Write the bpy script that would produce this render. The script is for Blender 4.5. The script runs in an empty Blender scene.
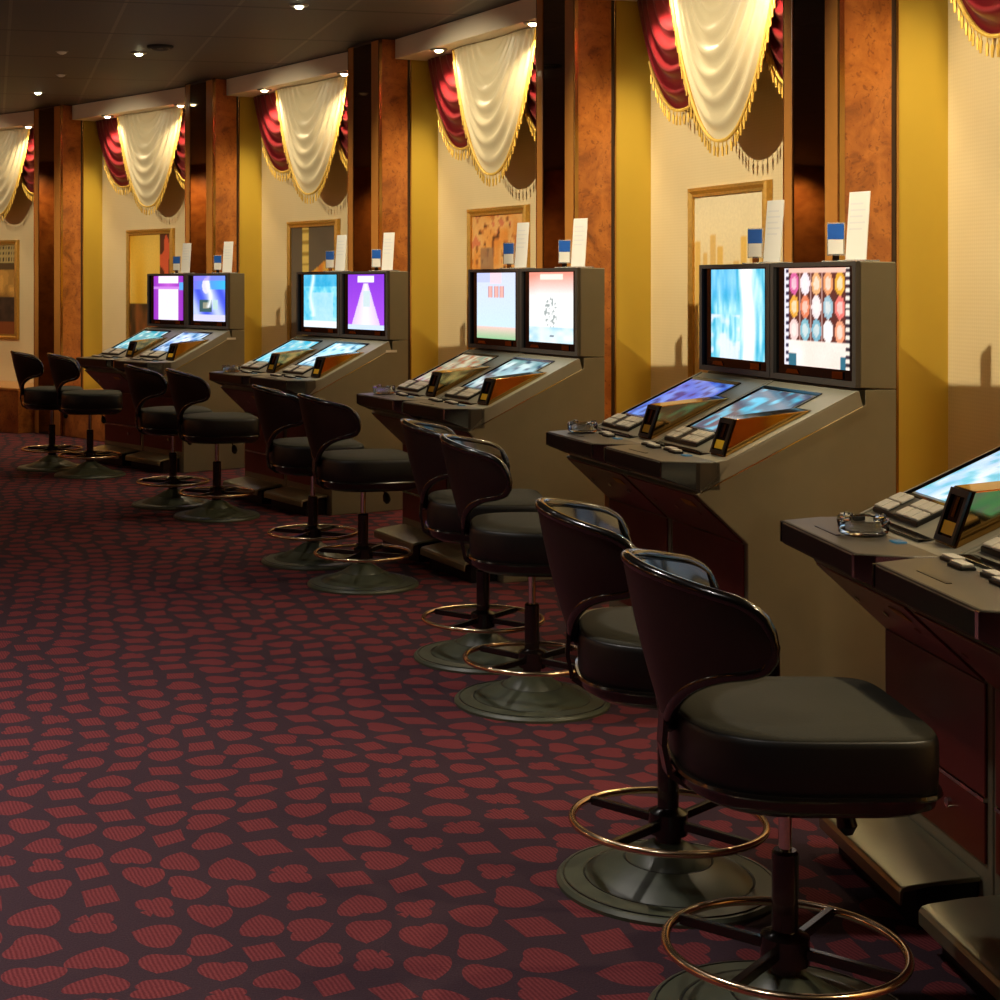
import bpy, bmesh, math, random
from math import sin, cos, pi, sqrt, atan2
from mathutils import Vector
random.seed(7)
sc = bpy.context.scene
col = sc.collection

# ------------------------------------------------------------------ place
ARC = (-15.6298, 2.3998, 16.9325, 0.06255, 0.137625)   # centre x, y, radius, first angle, pitch of the curved wall
CEIL = 3.07
def pose(t, r=None):
    return (ARC[0] + (r or ARC[2])*cos(t), ARC[1] + (r or ARC[2])*sin(t), t)
def bank_pose(i): return pose(ARC[3] + ARC[4]*i)
def alcove_pose(i): return pose(ARC[3] + ARC[4]*i + 0.0901)
def to_world(ps, u, v):
    X, Y, a = ps
    return (X + u*sin(a) + v*cos(a), Y - u*cos(a) + v*sin(a))

# ------------------------------------------------------------------ helpers
def lin(c):
    return tuple(((x/255)/12.92 if x/255 <= 0.04045 else ((x/255+0.055)/1.055)**2.4) for x in c)

class MB:
    """collects shapes, then links them as one mesh object"""
    def __init__(self): self.v = []; self.f = []; self.c = []
    def add(self, vs, fs):
        o = len(self.v); self.v += [tuple(p) for p in vs]; self.f += [tuple(o+i for i in f) for f in fs]; return self
    def box(self, x0, x1, y0, y1, z0, z1):
        vs = [(x, y, z) for x in (x0, x1) for y in (y0, y1) for z in (z0, z1)]
        return self.add(vs, [(0,1,3,2),(4,6,7,5),(0,4,5,1),(2,3,7,6),(0,2,6,4),(1,5,7,3)])
    def prism_x(self, poly, x0, x1):        # poly in (y, z)
        n = len(poly)
        vs = [(x0, y, z) for y, z in poly] + [(x1, y, z) for y, z in poly]
        return self.add(vs, [tuple(range(n)), tuple(range(2*n-1, n-1, -1))] + [(i, n+i, n+(i+1) % n, (i+1) % n) for i in range(n)])
    def prism_z(self, poly, z0, z1):
        n = len(poly)
        vs = [(x, y, z0) for x, y in poly] + [(x, y, z1) for x, y in poly]
        return self.add(vs, [tuple(range(n-1, -1, -1)), tuple(range(n, 2*n))] + [(i, (i+1) % n, n+(i+1) % n, n+i) for i in range(n)])
    def lathe(self, prof, n=32, cx=0, cy=0):   # prof: (r, z)
        vs = []; fs = []; m = len(prof)
        for k in range(n):
            a = 2*pi*k/n
            for r, z in prof: vs.append((cx+r*cos(a), cy+r*sin(a), z))
        for k in range(n):
            k2 = (k+1) % n
            for j in range(m-1): fs.append((k*m+j, k2*m+j, k2*m+j+1, k*m+j+1))
        if prof[0][0] > 1e-6: fs.append(tuple(k*m for k in range(n-1, -1, -1)))
        if prof[-1][0] > 1e-6: fs.append(tuple(k*m+m-1 for k in range(n)))
        return self.add(vs, fs)
    def tube(self, pts, r, n=8, closed=False, cap=True):
        pts = [Vector(p) for p in pts]; m = len(pts); vs = []; fs = []; up = Vector((0.13, 0.07, 1)).normalized()
        rr = r if isinstance(r, (list, tuple)) else [r]*m
        for i, p in enumerate(pts):
            a = pts[(i-1) % m] if (closed or i > 0) else p
            b = pts[(i+1) % m] if (closed or i < m-1) else p
            t = (b-a).normalized()
            if i: s = s - t*s.dot(t)
            else:
                s = t.cross(up)
                if s.length < 1e-3: s = t.cross(Vector((1, 0, 0)))
            s.normalize(); q = s.cross(t)
            for k in range(n):
                g = 2*pi*k/n; vs.append(p + s*cos(g)*rr[i] + q*sin(g)*rr[i])
        for i in range(m if closed else m-1):
            j = (i+1) % m
            for k in range(n): fs.append((i*n+k, i*n+(k+1) % n, j*n+(k+1) % n, j*n+k))
        if cap and not closed:
            fs.append(tuple(range(n-1, -1, -1))); fs.append(tuple((m-1)*n+k for k in range(n)))
        return self.add(vs, fs)
    def strip(self, a, b, w, h):               # flat bar between two points, width w sideways, height h
        a = Vector(a); b = Vector(b); t = (b-a).normalized(); s = Vector((-t.y, t.x, 0)).normalized()*w/2; q = Vector((0, 0, h/2))
        vs = [p+e*s+g*q for p in (a, b) for e in (-1, 1) for g in (-1, 1)]
        return self.add(vs, [(0,1,3,2),(4,6,7,5),(0,4,5,1),(2,3,7,6),(0,2,6,4),(1,5,7,3)])
    def grid(self, fn, nx, ny, colfn=None):    # fn(s, t) -> point
        o = len(self.v); vs = []
        for j in range(ny+1):
            for i in range(nx+1):
                vs.append(fn(i/nx, j/ny))
                if colfn: self.c.append(colfn(i/nx, j/ny))
        fs = [(j*(nx+1)+i, j*(nx+1)+i+1, (j+1)*(nx+1)+i+1, (j+1)*(nx+1)+i) for j in range(ny) for i in range(nx)]
        return self.add(vs, fs)
    def build(self, name, m, parent=None, bevel=0, smooth=False, seg=2, solid=0, fixn=True):
        me = bpy.data.meshes.new(name)
        me.from_pydata(self.v, [], self.f)
        if fixn:
            bm = bmesh.new(); bm.from_mesh(me); bmesh.ops.recalc_face_normals(bm, faces=bm.faces); bm.to_mesh(me); bm.free()
        if self.c:
            at = me.color_attributes.new('paint', 'FLOAT_COLOR', 'POINT')
            for k, c in enumerate(self.c): at.data[k].color = (*c, 1)
        me.materials.append(m)
        if smooth:
            for p in me.polygons: p.use_smooth = True
            try: me.set_sharp_from_angle(angle=math.radians(40 if smooth is True else smooth))
            except Exception: pass
        o = bpy.data.objects.new(name, me); col.objects.link(o)
        if parent: o.parent = parent
        if solid:
            s = o.modifiers.new('thickness', 'SOLIDIFY'); s.thickness = solid; s.offset = 0
        if bevel:
            b = o.modifiers.new('edge', 'BEVEL'); b.width = bevel; b.segments = seg; b.limit_method = 'ANGLE'; b.angle_limit = math.radians(35)
        return o

def empty(name, loc=(0, 0, 0), rz=0):
    o = bpy.data.objects.new(name, None); col.objects.link(o); o.location = loc; o.rotation_euler = (0, 0, rz); o.empty_display_size = .1
    return o
def tag(o, label=None, cat=None, group=None, kind=None):
    if label: o['label'] = label
    if cat: o['category'] = cat
    if group: o['group'] = group
    if kind: o['kind'] = kind
    return o
def copy_tree(o, parent=None):
    c = o.copy(); col.objects.link(c)
    for k in ('label',):
        if k in c and parent is None: del c[k]
    if parent is not None: c.parent = parent
    for ch in list(o.children): copy_tree(ch, c)
    return c

# ------------------------------------------------------------------ materials
class Nodes:
    def __init__(self, name):
        self.m = bpy.data.materials.new(name); self.m.use_nodes = True
        self.t = self.m.node_tree; self.n = self.t.nodes; self.l = self.t.links
        self.b = self.n['Principled BSDF']
    def new(self, ty, **kw):
        x = self.n.new(ty)
        for k, v in kw.items(): setattr(x, k, v)
        return x
    def put(self, sock, v):
        if hasattr(v, 'is_linked') or isinstance(v, bpy.types.NodeSocket): self.l.new(v, sock)
        else: sock.default_value = v
    def M(self, op, a, b=0.0, c=0.0):
        x = self.new('ShaderNodeMath', operation=op)
        self.put(x.inputs[0], a); self.put(x.inputs[1], b); self.put(x.inputs[2], c)
        return x.outputs[0]
    def V(self, op, a, b=(0, 0, 0), out=0):
        x = self.new('ShaderNodeVectorMath', operation=op); self.put(x.inputs[0], a); self.put(x.inputs[1], b); return x.outputs[out]
    def mix(self, f, a, b):
        x = self.new('ShaderNodeMix', data_type='RGBA')
        self.put(x.inputs[0], f)
        for s, v in ((6, a), (7, b)):
            self.put(x.inputs[s], v if not isinstance(v, tuple) else (*v[:3], 1))
        return x.outputs[2]
    def noise(self, vec, scale, detail=3, rough=.5, dist=0):
        x = self.new('ShaderNodeTexNoise'); x.inputs['Scale'].default_value = scale; x.inputs['Detail'].default_value = detail
        x.inputs['Roughness'].default_value = rough; x.inputs['Distortion'].default_value = dist
        if vec is not None: self.l.new(vec, x.inputs['Vector'])
        return x.outputs['Fac']
    def coord(self, which='Object'): return self.new('ShaderNodeTexCoord').outputs[which]
    def ramp(self, f, stops):
        x = self.new('ShaderNodeValToRGB'); e = x.color_ramp.elements
        while len(e) < len(stops): e.new(.5)
        for k, (p, c) in enumerate(stops): e[k].position = p; e[k].color = (*c, 1)
        self.l.new(f, x.inputs[0]); return x.outputs[0]
    def bump(self, h, strength=.2, dist=.01):
        x = self.new('ShaderNodeBump'); x.inputs['Strength'].default_value = strength; x.inputs['Distance'].default_value = dist
        self.l.new(h, x.inputs['Height']); self.l.new(x.outputs[0], self.b.inputs['Normal'])
    def set(self, **kw):
        for k, v in kw.items():
            s = self.b.inputs[k.replace('_', ' ')]
            if isinstance(v, tuple) and len(v) == 3: v = (*v, 1)
            self.put(s, v)
        return self

def simple(name, rgb, rough=.5, metal=0, var=.12, scale=9, bump=0, coat=0, **kw):
    q = Nodes(name); c = lin(rgb); f = q.noise(q.coord(), scale, 3)
    q.set(Base_Color=q.mix(f, tuple(x*(1-var) for x in c), tuple(min(1, x*(1+var)) for x in c)), Roughness=rough, Metallic=metal)
    if coat: q.set(Coat_Weight=coat, Coat_Roughness=.08)
    if bump: q.bump(q.noise(q.coord(), 220, 2), bump, .002)
    if kw: q.set(**kw)
    return q.m

MAT = {}
MAT['taupe'] = simple('taupe painted steel', (120, 114, 92), .42, bump=.08)
MAT['console'] = simple('grey painted console', (140, 138, 124), .35, bump=.06)
MAT['ledge'] = simple('dark grey hand rest', (66, 61, 52), .38, bump=.1)
MAT['ledge_black'] = simple('black ledge face', (18, 16, 15), .3)
MAT['dark_red'] = simple('red brown laminate with carpet reflection', (98, 28, 19), .3, coat=.15)  # red-brown laminate; its extra red stands in for the reflected carpet
MAT['bezel'] = simple('charcoal plastic bezel', (62, 60, 58), .4)
MAT['black_glass'] = simple('black glass', (6, 6, 8), .08)
MAT['black'] = simple('black plastic', (12, 12, 12), .35)
MAT['rubber'] = simple('matt black rubber', (16, 15, 15), .7)
MAT['chrome'] = simple('chrome', (215, 212, 205), .09, 1, var=.03)
MAT['brass'] = simple('worn brass plated ring', (222, 192, 158), .2, 1, var=.2, scale=30)
MAT['steel'] = simple('brushed steel footrest', (160, 154, 124), .3, .7, var=.1)
MAT['hood'] = simple('polished bronze metal', (176, 138, 78), .1, 1, var=.08)
MAT['yellow'] = simple('yellow slot reflection', (236, 190, 40), .4)
MAT['key'] = simple('pale grey keys', (205, 200, 186), .4)
MAT['label_yellow'] = simple('yellow label', (190, 140, 40), .5)
MAT['white_sticker'] = simple('white sticker', (215, 210, 200), .5)
MAT['leather'] = simple('glossy black vinyl', (17, 14, 12), .2, coat=.6, scale=40, bump=.05)
MAT['vinyl'] = simple('matt black vinyl', (10, 9, 8), .45, scale=40, bump=.05)
MAT['shell'] = simple('dark brown vinyl back', (28, 20, 14), .36, scale=40, bump=.05)
MAT['fabric'] = simple('black olive seat fabric', (38, 36, 20), .8, scale=60, bump=.25)
MAT['base_paint'] = simple('grey green enamel', (72, 76, 60), .4, scale=14, var=.18)
MAT['column'] = simple('black enamel tube', (22, 14, 12), .25, coat=.3)
MAT['gold_paint'] = simple('ochre gold painted plaster', (196, 164, 52), .6, var=.05, scale=3)
MAT['trim_wood'] = simple('brown lacquered trim', (190, 128, 60), .28, coat=.3, scale=20)
MAT['dark_wood'] = simple('dark wood core', (48, 28, 14), .4)
MAT['bronze_strip'] = simple('antique gold strip', (190, 150, 90), .22, 1)
MAT['mirror'] = simple('smoked mirror', (120, 104, 84), .03, 1, var=.02)
MAT['beam'] = simple('off white painted beam', (246, 234, 208), .6, var=.04, scale=3)
MAT['frame'] = simple('gilded picture frame', (206, 164, 84), .32, .7, var=.25, scale=50)
MAT['fringe'] = simple('gold bullion fringe', (224, 184, 84), .5, .15, var=.2, scale=60)
MAT['paper'] = simple('white card', (232, 230, 224), .6, var=.02)
MAT['print'] = simple('grey print', (220, 220, 220), .6, var=.02)
MAT['blue'] = simple('bright blue card', (22, 92, 190), .45, var=.08)
MAT['dark_room'] = simple('dark brown wall panelling', (70, 44, 26), .5)
MAT['lamp_trim'] = simple('lamp trim ring', (120, 116, 108), .3, .6)

def emit(name, rgb, strength):
    q = Nodes(name); f = q.noise(q.coord(), 5, 1); c = lin(rgb)
    q.set(Base_Color=(0, 0, 0), Emission_Color=q.mix(f, c, tuple(min(1, x*1.02) for x in c)), Emission_Strength=strength); return q.m
MAT['bulb'] = emit('lit lamp', (255, 226, 170), 30)
MAT['bulb_cool'] = emit('lit ceiling lamp', (255, 250, 205), 25)
MAT['cyan_led'] = emit('cyan lit button', (60, 170, 205), .16)

def glass():
    q = Nodes('clear glass'); f = q.noise(q.coord(), 20, 1)
    q.set(Base_Color=q.mix(f, (.93, .95, .96), (.97, .99, 1)), Roughness=.02, Transmission_Weight=1.0, IOR=1.45); return q.m
MAT['glass'] = glass()
def acrylic():
    q = Nodes('clear acrylic'); f = q.noise(q.coord(), 20, 1)
    q.set(Base_Color=q.mix(f, (.8, .84, .86), (.86, .9, .92)), Roughness=.05, Transmission_Weight=.75, IOR=1.3); return q.m
MAT['acrylic'] = acrylic()

def screen_mat():
    q = Nodes('lit screen picture'); a = q.new('ShaderNodeAttribute', attribute_name='paint')
    f = q.noise(q.coord(), 90, 1)
    k = q.M('ADD', q.M('MULTIPLY', f, .16), .92)
    q.set(Base_Color=(0, 0, 0), Roughness=.15, Emission_Color=a.outputs['Color'], Emission_Strength=k); return q.m
MAT['screen'] = screen_mat()
def art_mat():
    q = Nodes('painted canvas'); a = q.new('ShaderNodeAttribute', attribute_name='paint')
    f = q.noise(q.coord(), 60, 3)
    q.set(Base_Color=q.mix(q.M('MULTIPLY', f, .25), a.outputs['Color'], (.12, .07, .03)), Roughness=.45); return q.m
MAT['art'] = art_mat()

def burl():
    q = Nodes('burl veneer'); p = q.coord('Object')
    n1 = q.noise(p, 5.5, 7, .66, 1.0); n2 = q.noise(p, 48, 4, .6, .5)
    c = q.ramp(n1, [(.28, lin((104, 54, 22))), (.45, lin((160, 92, 38))), (.6, lin((186, 114, 50))), (.78, lin((132, 70, 30)))])
    k = q.ramp(n2, [(.36, (1, 1, 1)), (.42, (0, 0, 0))])
    c = q.mix(q.M('MULTIPLY', k, .5), c, lin((84, 32, 8)))
    q.set(Base_Color=c, Roughness=.3, Coat_Weight=.35, Coat_Roughness=.12); return q.m
MAT['burl'] = burl()

def wallpaper():
    q = Nodes('cream quilted wallpaper'); p = q.coord('Object'); s = q.new('ShaderNodeSeparateXYZ'); q.l.new(p, s.inputs[0])
    a = q.M('SINE', q.M('MULTIPLY', q.M('ADD', s.outputs[0], s.outputs[2]), 210)); b = q.M('SINE', q.M('MULTIPLY', q.M('SUBTRACT', s.outputs[0], s.outputs[2]), 210))
    h = q.M('MULTIPLY', q.M('ADD', q.M('MULTIPLY', a, b), 1), .5)
    c = q.mix(h, lin((222, 203, 158)), lin((230, 211, 168)))
    q.set(Base_Color=q.mix(q.M('MULTIPLY', q.noise(p, 5), .25), c, lin((198, 172, 112))), Roughness=.55); q.bump(h, .07, .003); return q.m
MAT['wallpaper'] = wallpaper()

def satin(name, rgb, rough, trans):
    q = Nodes(name); p = q.coord('Object'); c = lin(rgb)
    w = q.noise(q.V('MULTIPLY', p, (90, 90, 400)), 1.5, 2)
    q.set(Base_Color=q.mix(w, tuple(x*.88 for x in c), tuple(min(1, x*1.06) for x in c)), Roughness=rough, Sheen_Weight=.05, Specular_IOR_Level=.75)
    return q.m
MAT['cream'] = satin('cream satin', (208, 194, 158), .42, 0)
MAT['crimson'] = satin('crimson satin', (98, 13, 21), .28, 0)

def ceiling_mat():
    q = Nodes('dark grey ceiling tiles'); p = q.coord('Object'); s = q.new('ShaderNodeSeparateXYZ'); q.l.new(p, s.inputs[0])
    x, y = s.outputs[0], s.outputs[1]
    a = q.M('ADD', q.M('MULTIPLY', x, .9763), q.M('MULTIPLY', y, .2164))
    b = q.M('ADD', q.M('MULTIPLY', x, -.2164), q.M('MULTIPLY', y, .9763))
    def line(v, off, per, w):
        k = q.M('FRACT', q.M('DIVIDE', q.M('SUBTRACT', v, off-per*40-per/2), per))
        return q.M('LESS_THAN', q.M('ABSOLUTE', q.M('SUBTRACT', k, .5)), w/per/2)
    la = line(a, 1.433, .663, .022); lb = line(b, 10.62, 1.2, .04)
    n = q.noise(p, 60, 3); n2 = q.noise(p, .7, 2)
    c = q.mix(n, lin((60, 59, 64)), lin((72, 71, 75))); c = q.mix(q.M('MULTIPLY', n2, .3), c, lin((52, 48, 50)))
    c = q.mix(la, c, lin((94, 90, 90))); c = q.mix(lb, c, lin((18, 17, 18)))
    q.set(Base_Color=c, Roughness=.62); return q.m
MAT['ceiling'] = ceiling_mat()

def carpet():
    q = Nodes('card suit carpet'); p = q.coord('Object')
    warp = q.new('ShaderNodeTexNoise'); warp.inputs['Scale'].default_value = .9; warp.inputs['Detail'].default_value = 1; q.l.new(p, warp.inputs['Vector'])
    wv = q.V('SCALE', q.V('SUBTRACT', warp.outputs['Color'], (.5, .5, .5))); wv.node.inputs['Scale'].default_value = .35
    r = q.new('ShaderNodeVectorRotate', rotation_type='Z_AXIS'); q.l.new(q.V('ADD', p, wv), r.inputs['Vector']); r.inputs['Angle'].default_value = .32
    g = q.V('MULTIPLY', r.outputs[0], (1/.138, 1/.126, 0))
    s = q.new('ShaderNodeSeparateXYZ'); q.l.new(g, s.inputs[0])
    row = q.M('FLOOR', s.outputs[1])
    wr = q.new('ShaderNodeTexWhiteNoise', noise_dimensions='1D'); q.l.new(row, wr.inputs['W'])
    gx = q.M('ADD', s.outputs[0], q.M('ADD', q.M('MULTIPLY', row, .5), q.M('MULTIPLY', wr.outputs['Value'], .3)))
    cx = q.M('FLOOR', gx)
    cc = q.new('ShaderNodeCombineXYZ'); q.put(cc.inputs[0], cx); q.put(cc.inputs[1], row)
    wn = q.new('ShaderNodeTexWhiteNoise', noise_dimensions='3D'); q.l.new(cc.outputs[0], wn.inputs['Vector'])
    sr = q.new('ShaderNodeSeparateColor'); q.l.new(wn.outputs['Color'], sr.inputs[0]); R, G, B = sr.outputs[0], sr.outputs[1], sr.outputs[2]
    lx = q.M('MULTIPLY', q.M('SUBTRACT', q.M('FRACT', gx), .5), 1.09); ly = q.M('SUBTRACT', q.M('FRACT', s.outputs[1]), .5)
    lx = q.M('ADD', lx, q.M('MULTIPLY', q.M('SUBTRACT', G, .5), .08)); ly = q.M('ADD', ly, q.M('MULTIPLY', q.M('SUBTRACT', R, .5), .04))
    cl = q.new('ShaderNodeCombineXYZ'); q.put(cl.inputs[0], lx); q.put(cl.inputs[1], ly)
    ang = q.M('ADD', q.M('MULTIPLY', q.M('FLOOR', q.M('MULTIPLY', G, 3.999)), pi/2), q.M('MULTIPLY', q.M('SUBTRACT', B, .5), 1.1))
    rr = q.new('ShaderNodeVectorRotate', rotation_type='Z_AXIS'); q.l.new(cl.outputs[0], rr.inputs['Vector']); q.l.new(ang, rr.inputs['Angle'])
    sp = q.new('ShaderNodeSeparateXYZ'); q.l.new(rr.outputs[0], sp.inputs[0]); X, Y = sp.outputs[0], sp.outputs[1]
    ax = q.M('ABSOLUTE', X)
    def heart(x, y, sc_):
        x = q.M('MULTIPLY', x, sc_); y = q.M('MULTIPLY', y, sc_); x2 = q.M('MULTIPLY', x, x)
        k = q.M('SUBTRACT', q.M('ADD', x2, q.M('MULTIPLY', y, y)), 1.0)
        k3 = q.M('MULTIPLY', q.M('MULTIPLY', k, k), k)
        y3 = q.M('MULTIPLY', q.M('MULTIPLY', y, y), y)
        return q.M('LESS_THAN', q.M('SUBTRACT', k3, q.M('MULTIPLY', x2, y3)), 0)
    def circ(x0, y0, rad):
        dx = q.M('SUBTRACT', ax, x0); dy = q.M('SUBTRACT', Y, y0)
        return q.M('LESS_THAN', q.M('ADD', q.M('MULTIPLY', dx, dx), q.M('MULTIPLY', dy, dy)), rad*rad)
    stem = q.M('MULTIPLY', q.M('LESS_THAN', ax, q.M('SUBTRACT', .0, q.M('ADD', q.M('MULTIPLY', Y, .35), .015))), q.M('GREATER_THAN', Y, -.4))
    mh = heart(X, q.M('ADD', Y, .02), 2.5)
    ms = q.M('MAXIMUM', heart(X, q.M('SUBTRACT', .05, Y), 2.62), stem)
    md = q.M('LESS_THAN', q.M('ADD', q.M('DIVIDE', ax, .41), q.M('DIVIDE', q.M('ABSOLUTE', Y), .50)), 1)
    mc = q.M('MAXIMUM', q.M('MAXIMUM', circ(0, .18, .205), circ(.205, -.095, .205)), stem)
    sel = q.M('FLOOR', q.M('MULTIPLY', B, 3.999))
    def pick(k, m): return q.M('MULTIPLY', q.M('COMPARE', sel, k, .1), m)
    mask = q.M('ADD', q.M('ADD', pick(0, mh), pick(1, ms)), q.M('ADD', pick(2, md), pick(3, mc)))
    ps = q.new('ShaderNodeSeparateXYZ'); q.l.new(p, ps.inputs[0])
    n0 = q.noise(p, 24, 2)
    hat = q.M('SINE', q.M('MULTIPLY', q.M('ADD', q.M('MULTIPLY', ps.outputs[0], .94), q.M('MULTIPLY', q.M('ADD', ps.outputs[1], q.M('MULTIPLY', n0, .02)), .34)), 620))
    n = q.noise(p, 180, 2)
    hk = q.M('MULTIPLY', q.M('ADD', q.M('MULTIPLY', hat, .42), q.M('MULTIPLY', n, 1.25)), .5)
    red = q.mix(hk, lin((88, 36, 41)), lin((140, 70, 72)))
    bg = q.mix(q.noise(p, 260, 2), lin((46, 32, 39)), lin((72, 54, 61)))
    q.set(Base_Color=q.mix(mask, bg, red), Roughness=.95, Specular_IOR_Level=.1); q.bump(n, .4, .004); return q.m
MAT['carpet'] = carpet()

# ------------------------------------------------------------------ the room
def struct(o): o['kind'] = 'structure'; return o
X0, X1, Y0, Y1 = -9.6, 6.0, -6.0, 19.5
struct(MB().box(X0, X1, Y0, Y1, -.1, 0).build('floor', MAT['carpet']))
struct(MB().box(X0, X1, Y0, Y1, CEIL, CEIL+.1).build('ceiling', MAT['ceiling']))
struct(MB().box(X0-.1, X0, Y0, Y1, 0, CEIL).build('wall_left', MAT['burl']))
struct(MB().box(X0, X1, Y0-.1, Y0, 0, CEIL).build('wall_back', MAT['dark_room']))
struct(MB().box(X0, X1, Y1, Y1+.1, 0, CEIL).build('wall_far', MAT['burl']))

def zrot(a): return a - pi/2
for n, i in enumerate(range(-1, 7)):
    # pillar: smoked mirror on the room side, burl on both cheeks, gold returns behind
    X, Y, a = bank_pose(i)
    p = empty('trim_%d' % (n+1), (X, Y, 0), zrot(a)); struct(p)
    ua, ub = -.610, -.155
    MB().box(ua+.012, ub-.012, .995, 1.50, 0, CEIL).build('pillar_core', MAT['dark_wood'], p)
    MB().box(ua, ua+.075, .983, .996, 0, CEIL-.012).build('wood_stile', MAT['trim_wood'], p, .003)
    MB().box(ub-.11, ub, .983, .996, 0, CEIL-.012).build('wood_stile', MAT['trim_wood'], p, .003)
    MB().box(ua+.075, ub-.11, .989, .996, 0, CEIL-.02).build('mirror_panel', MAT['mirror'], p)
    for ux, sgn in ((ub, 1), (ua, -1)):
        x0, x1 = sorted((ux, ux-.012*sgn))
        MB().box(x0, x1, 1.008, 1.206, 0, CEIL-.005).build('burl_panel', MAT['burl'], p)
        x0, x1 = sorted((ux+.004*sgn, ux-.012*sgn))
        MB().box(x0, x1, .983, 1.0075, 0, CEIL-.005).build('corner_strip', MAT['bronze_strip'], p, .002)
        MB().box(x0, x1, 1.2065, 1.222, 0, CEIL-.005).build('edge_strip', MAT['dark_wood'], p, .002)
        MB().box(x0, x1, 1.2225, 1.236, 0, CEIL-.005).build('metal_strip', MAT['bronze_strip'], p, .003)
        x0, x1 = sorted((ux, ux-.012*sgn))
        MB().box(x0, x1, 1.2365, 1.50, 0, CEIL-.005).build('gold_return', MAT['gold_paint'], p)
for n, i in enumerate(range(-1, 6)):
    X, Y, a = alcove_pose(i)
    w = struct(MB().box(-1.13, 1.13, 1.42, 1.5, 0, CEIL).build('wall_right', MAT['wallpaper'])); w.location = (X, Y, 0); w.rotation_euler.z = zrot(a)
    b = struct(MB().box(-1.0, 1.0, 1.075, 1.418, 2.935, CEIL-.002).build('trim_%d' % (n+9), MAT['beam'], None, .004)); b.location = (X, Y, 0); b.rotation_euler.z = zrot(a)
# low burl wainscot along the alcoves
for n, i in enumerate(range(-1, 6)):
    X, Y, a = alcove_pose(i); v0 = .80 if i == 5 else .985
    w = struct(MB().box(-.985, .985, v0, 1.415, 0, .40).build('trim_%d' % (16+n), MAT['burl'], None, .004)); w.location = (X, Y, 0); w.rotation_euler.z = zrot(a)
    w2 = MB().box(-.985, .985, v0-.015, 1.415, .4005, .425).build('ledge', MAT['trim_wood'], w, .006); tag(w2, 'lacquered ledge on top of the burl wainscot')

# ------------------------------------------------------------------ light
def spot(name, loc, power, colr, angle, blend, target=None, size=.03):
    d = bpy.data.lights.new(name, 'SPOT'); d.energy = power; d.color = colr; d.spot_size = math.radians(angle); d.spot_blend = blend; d.shadow_soft_size = size
    o = bpy.data.objects.new(name, d); col.objects.link(o); o.location = loc
    v = (Vector(target)-Vector(loc)) if target else Vector((0, 0, -1)); o.rotation_euler = v.to_track_quat('-Z', 'Y').to_euler(); return o

WARM = (1.0, .80, .50)
ALC = {0: 'above the right edge machines', 1: 'over the pale city painting', 2: 'over the orange leaf painting', 3: 'over the grey tower painting', 4: 'over the yellow door painting', 5: 'at the left picture edge'}
def downlight(name, bulb):
    r = empty(name)
    MB().lathe([(.048, -.010), (.056, -.006), (.058, 0), (.040, 0), (.040, -.006), (.048, -.010)], 24).build('trim_ring', MAT['lamp_trim'], r, smooth=True)
    MB().lathe([(0, -.024), (.016, -.021), (.027, -.012), (.031, 0)], 20).build('bulb', bulb, r, smooth=True)
    return r
proto = downlight('recessed_spotlight', MAT['bulb']); first = True
ALC_E = 80; WW = 2.0; CW = 1.0
for i in range(-1, 6):
    X, Y, a = alcove_pose(i)
    for k, u in enumerate((-.47, .70)):
        x, y = to_world((X, Y, a), u, 1.13)
        if i >= 0:
            o = proto if first else copy_tree(proto); first = False
            o.location = (x, y, 2.934)
            tag(o, 'lit spotlight under the pale beam %s, %s one' % (ALC[i], ('farther', 'nearer')[k]), 'spotlight', 'spotlights under the alcove beams')
        tx, ty = to_world((X, Y, a), u*.75, 1.22)
        spot('alcove_spot_light', (x, y, 2.915), ALC_E, WARM, 125, .7, (tx, ty, 1.0), .03)

cl = downlight('ceiling_downlight', MAT['bulb_cool']); first = True
CL = [(.4306, 16.9, 'ceiling downlight nearest the viewer, at the top edge of the picture'), (.5675, 16.78, 'middle of the three ceiling downlights, beside a dark round vent'), (.7197, 17.25, 'farthest of the three ceiling downlights, at the far left')]
for k, (t, r, lab) in enumerate(CL):
    x, y, _ = pose(t, r); o = cl if first else copy_tree(cl); first = False
    o.location = (x, y, CEIL-.001); tag(o, 'lit ' + lab, 'ceiling light', 'ceiling downlights over the stools')
    spot('ceiling_spot_light', (x, y, CEIL-.035), 12, (1, .9, .7), 110, .8, None, .03)
# every alcove has its own wall washer in the ceiling further into the room
for i, e in ((-1, 80), (0, 150), (1, 145), (2, 115), (3, 85), (4, 80), (5, 60)):
    X, Y, a = alcove_pose(i); x, y, _ = pose(a, 15.6); tx, ty = to_world((X, Y, a), 0, 1.42)
    spot('wall_washer_light', (x, y, CEIL-.035), e*WW, (1, .86, .60), 60, .55, (tx, ty, 1.56), .03)
# room downlights further from the wall, left of and above the picture
for t, r, e in ((.27, 14.9, 45), (.19, 15.2, 70), (.09, 15.2, 110), (-.05, 15.2, 110), (.22, 13.2, 75), (.13, 13.2, 130), (.0, 13.2, 150)):
    x, y, _ = pose(t, r); spot('ceiling_spot_light', (x, y, CEIL-.03), e*CW, (1, .92, .86), 92, .8, None, .08)
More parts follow.
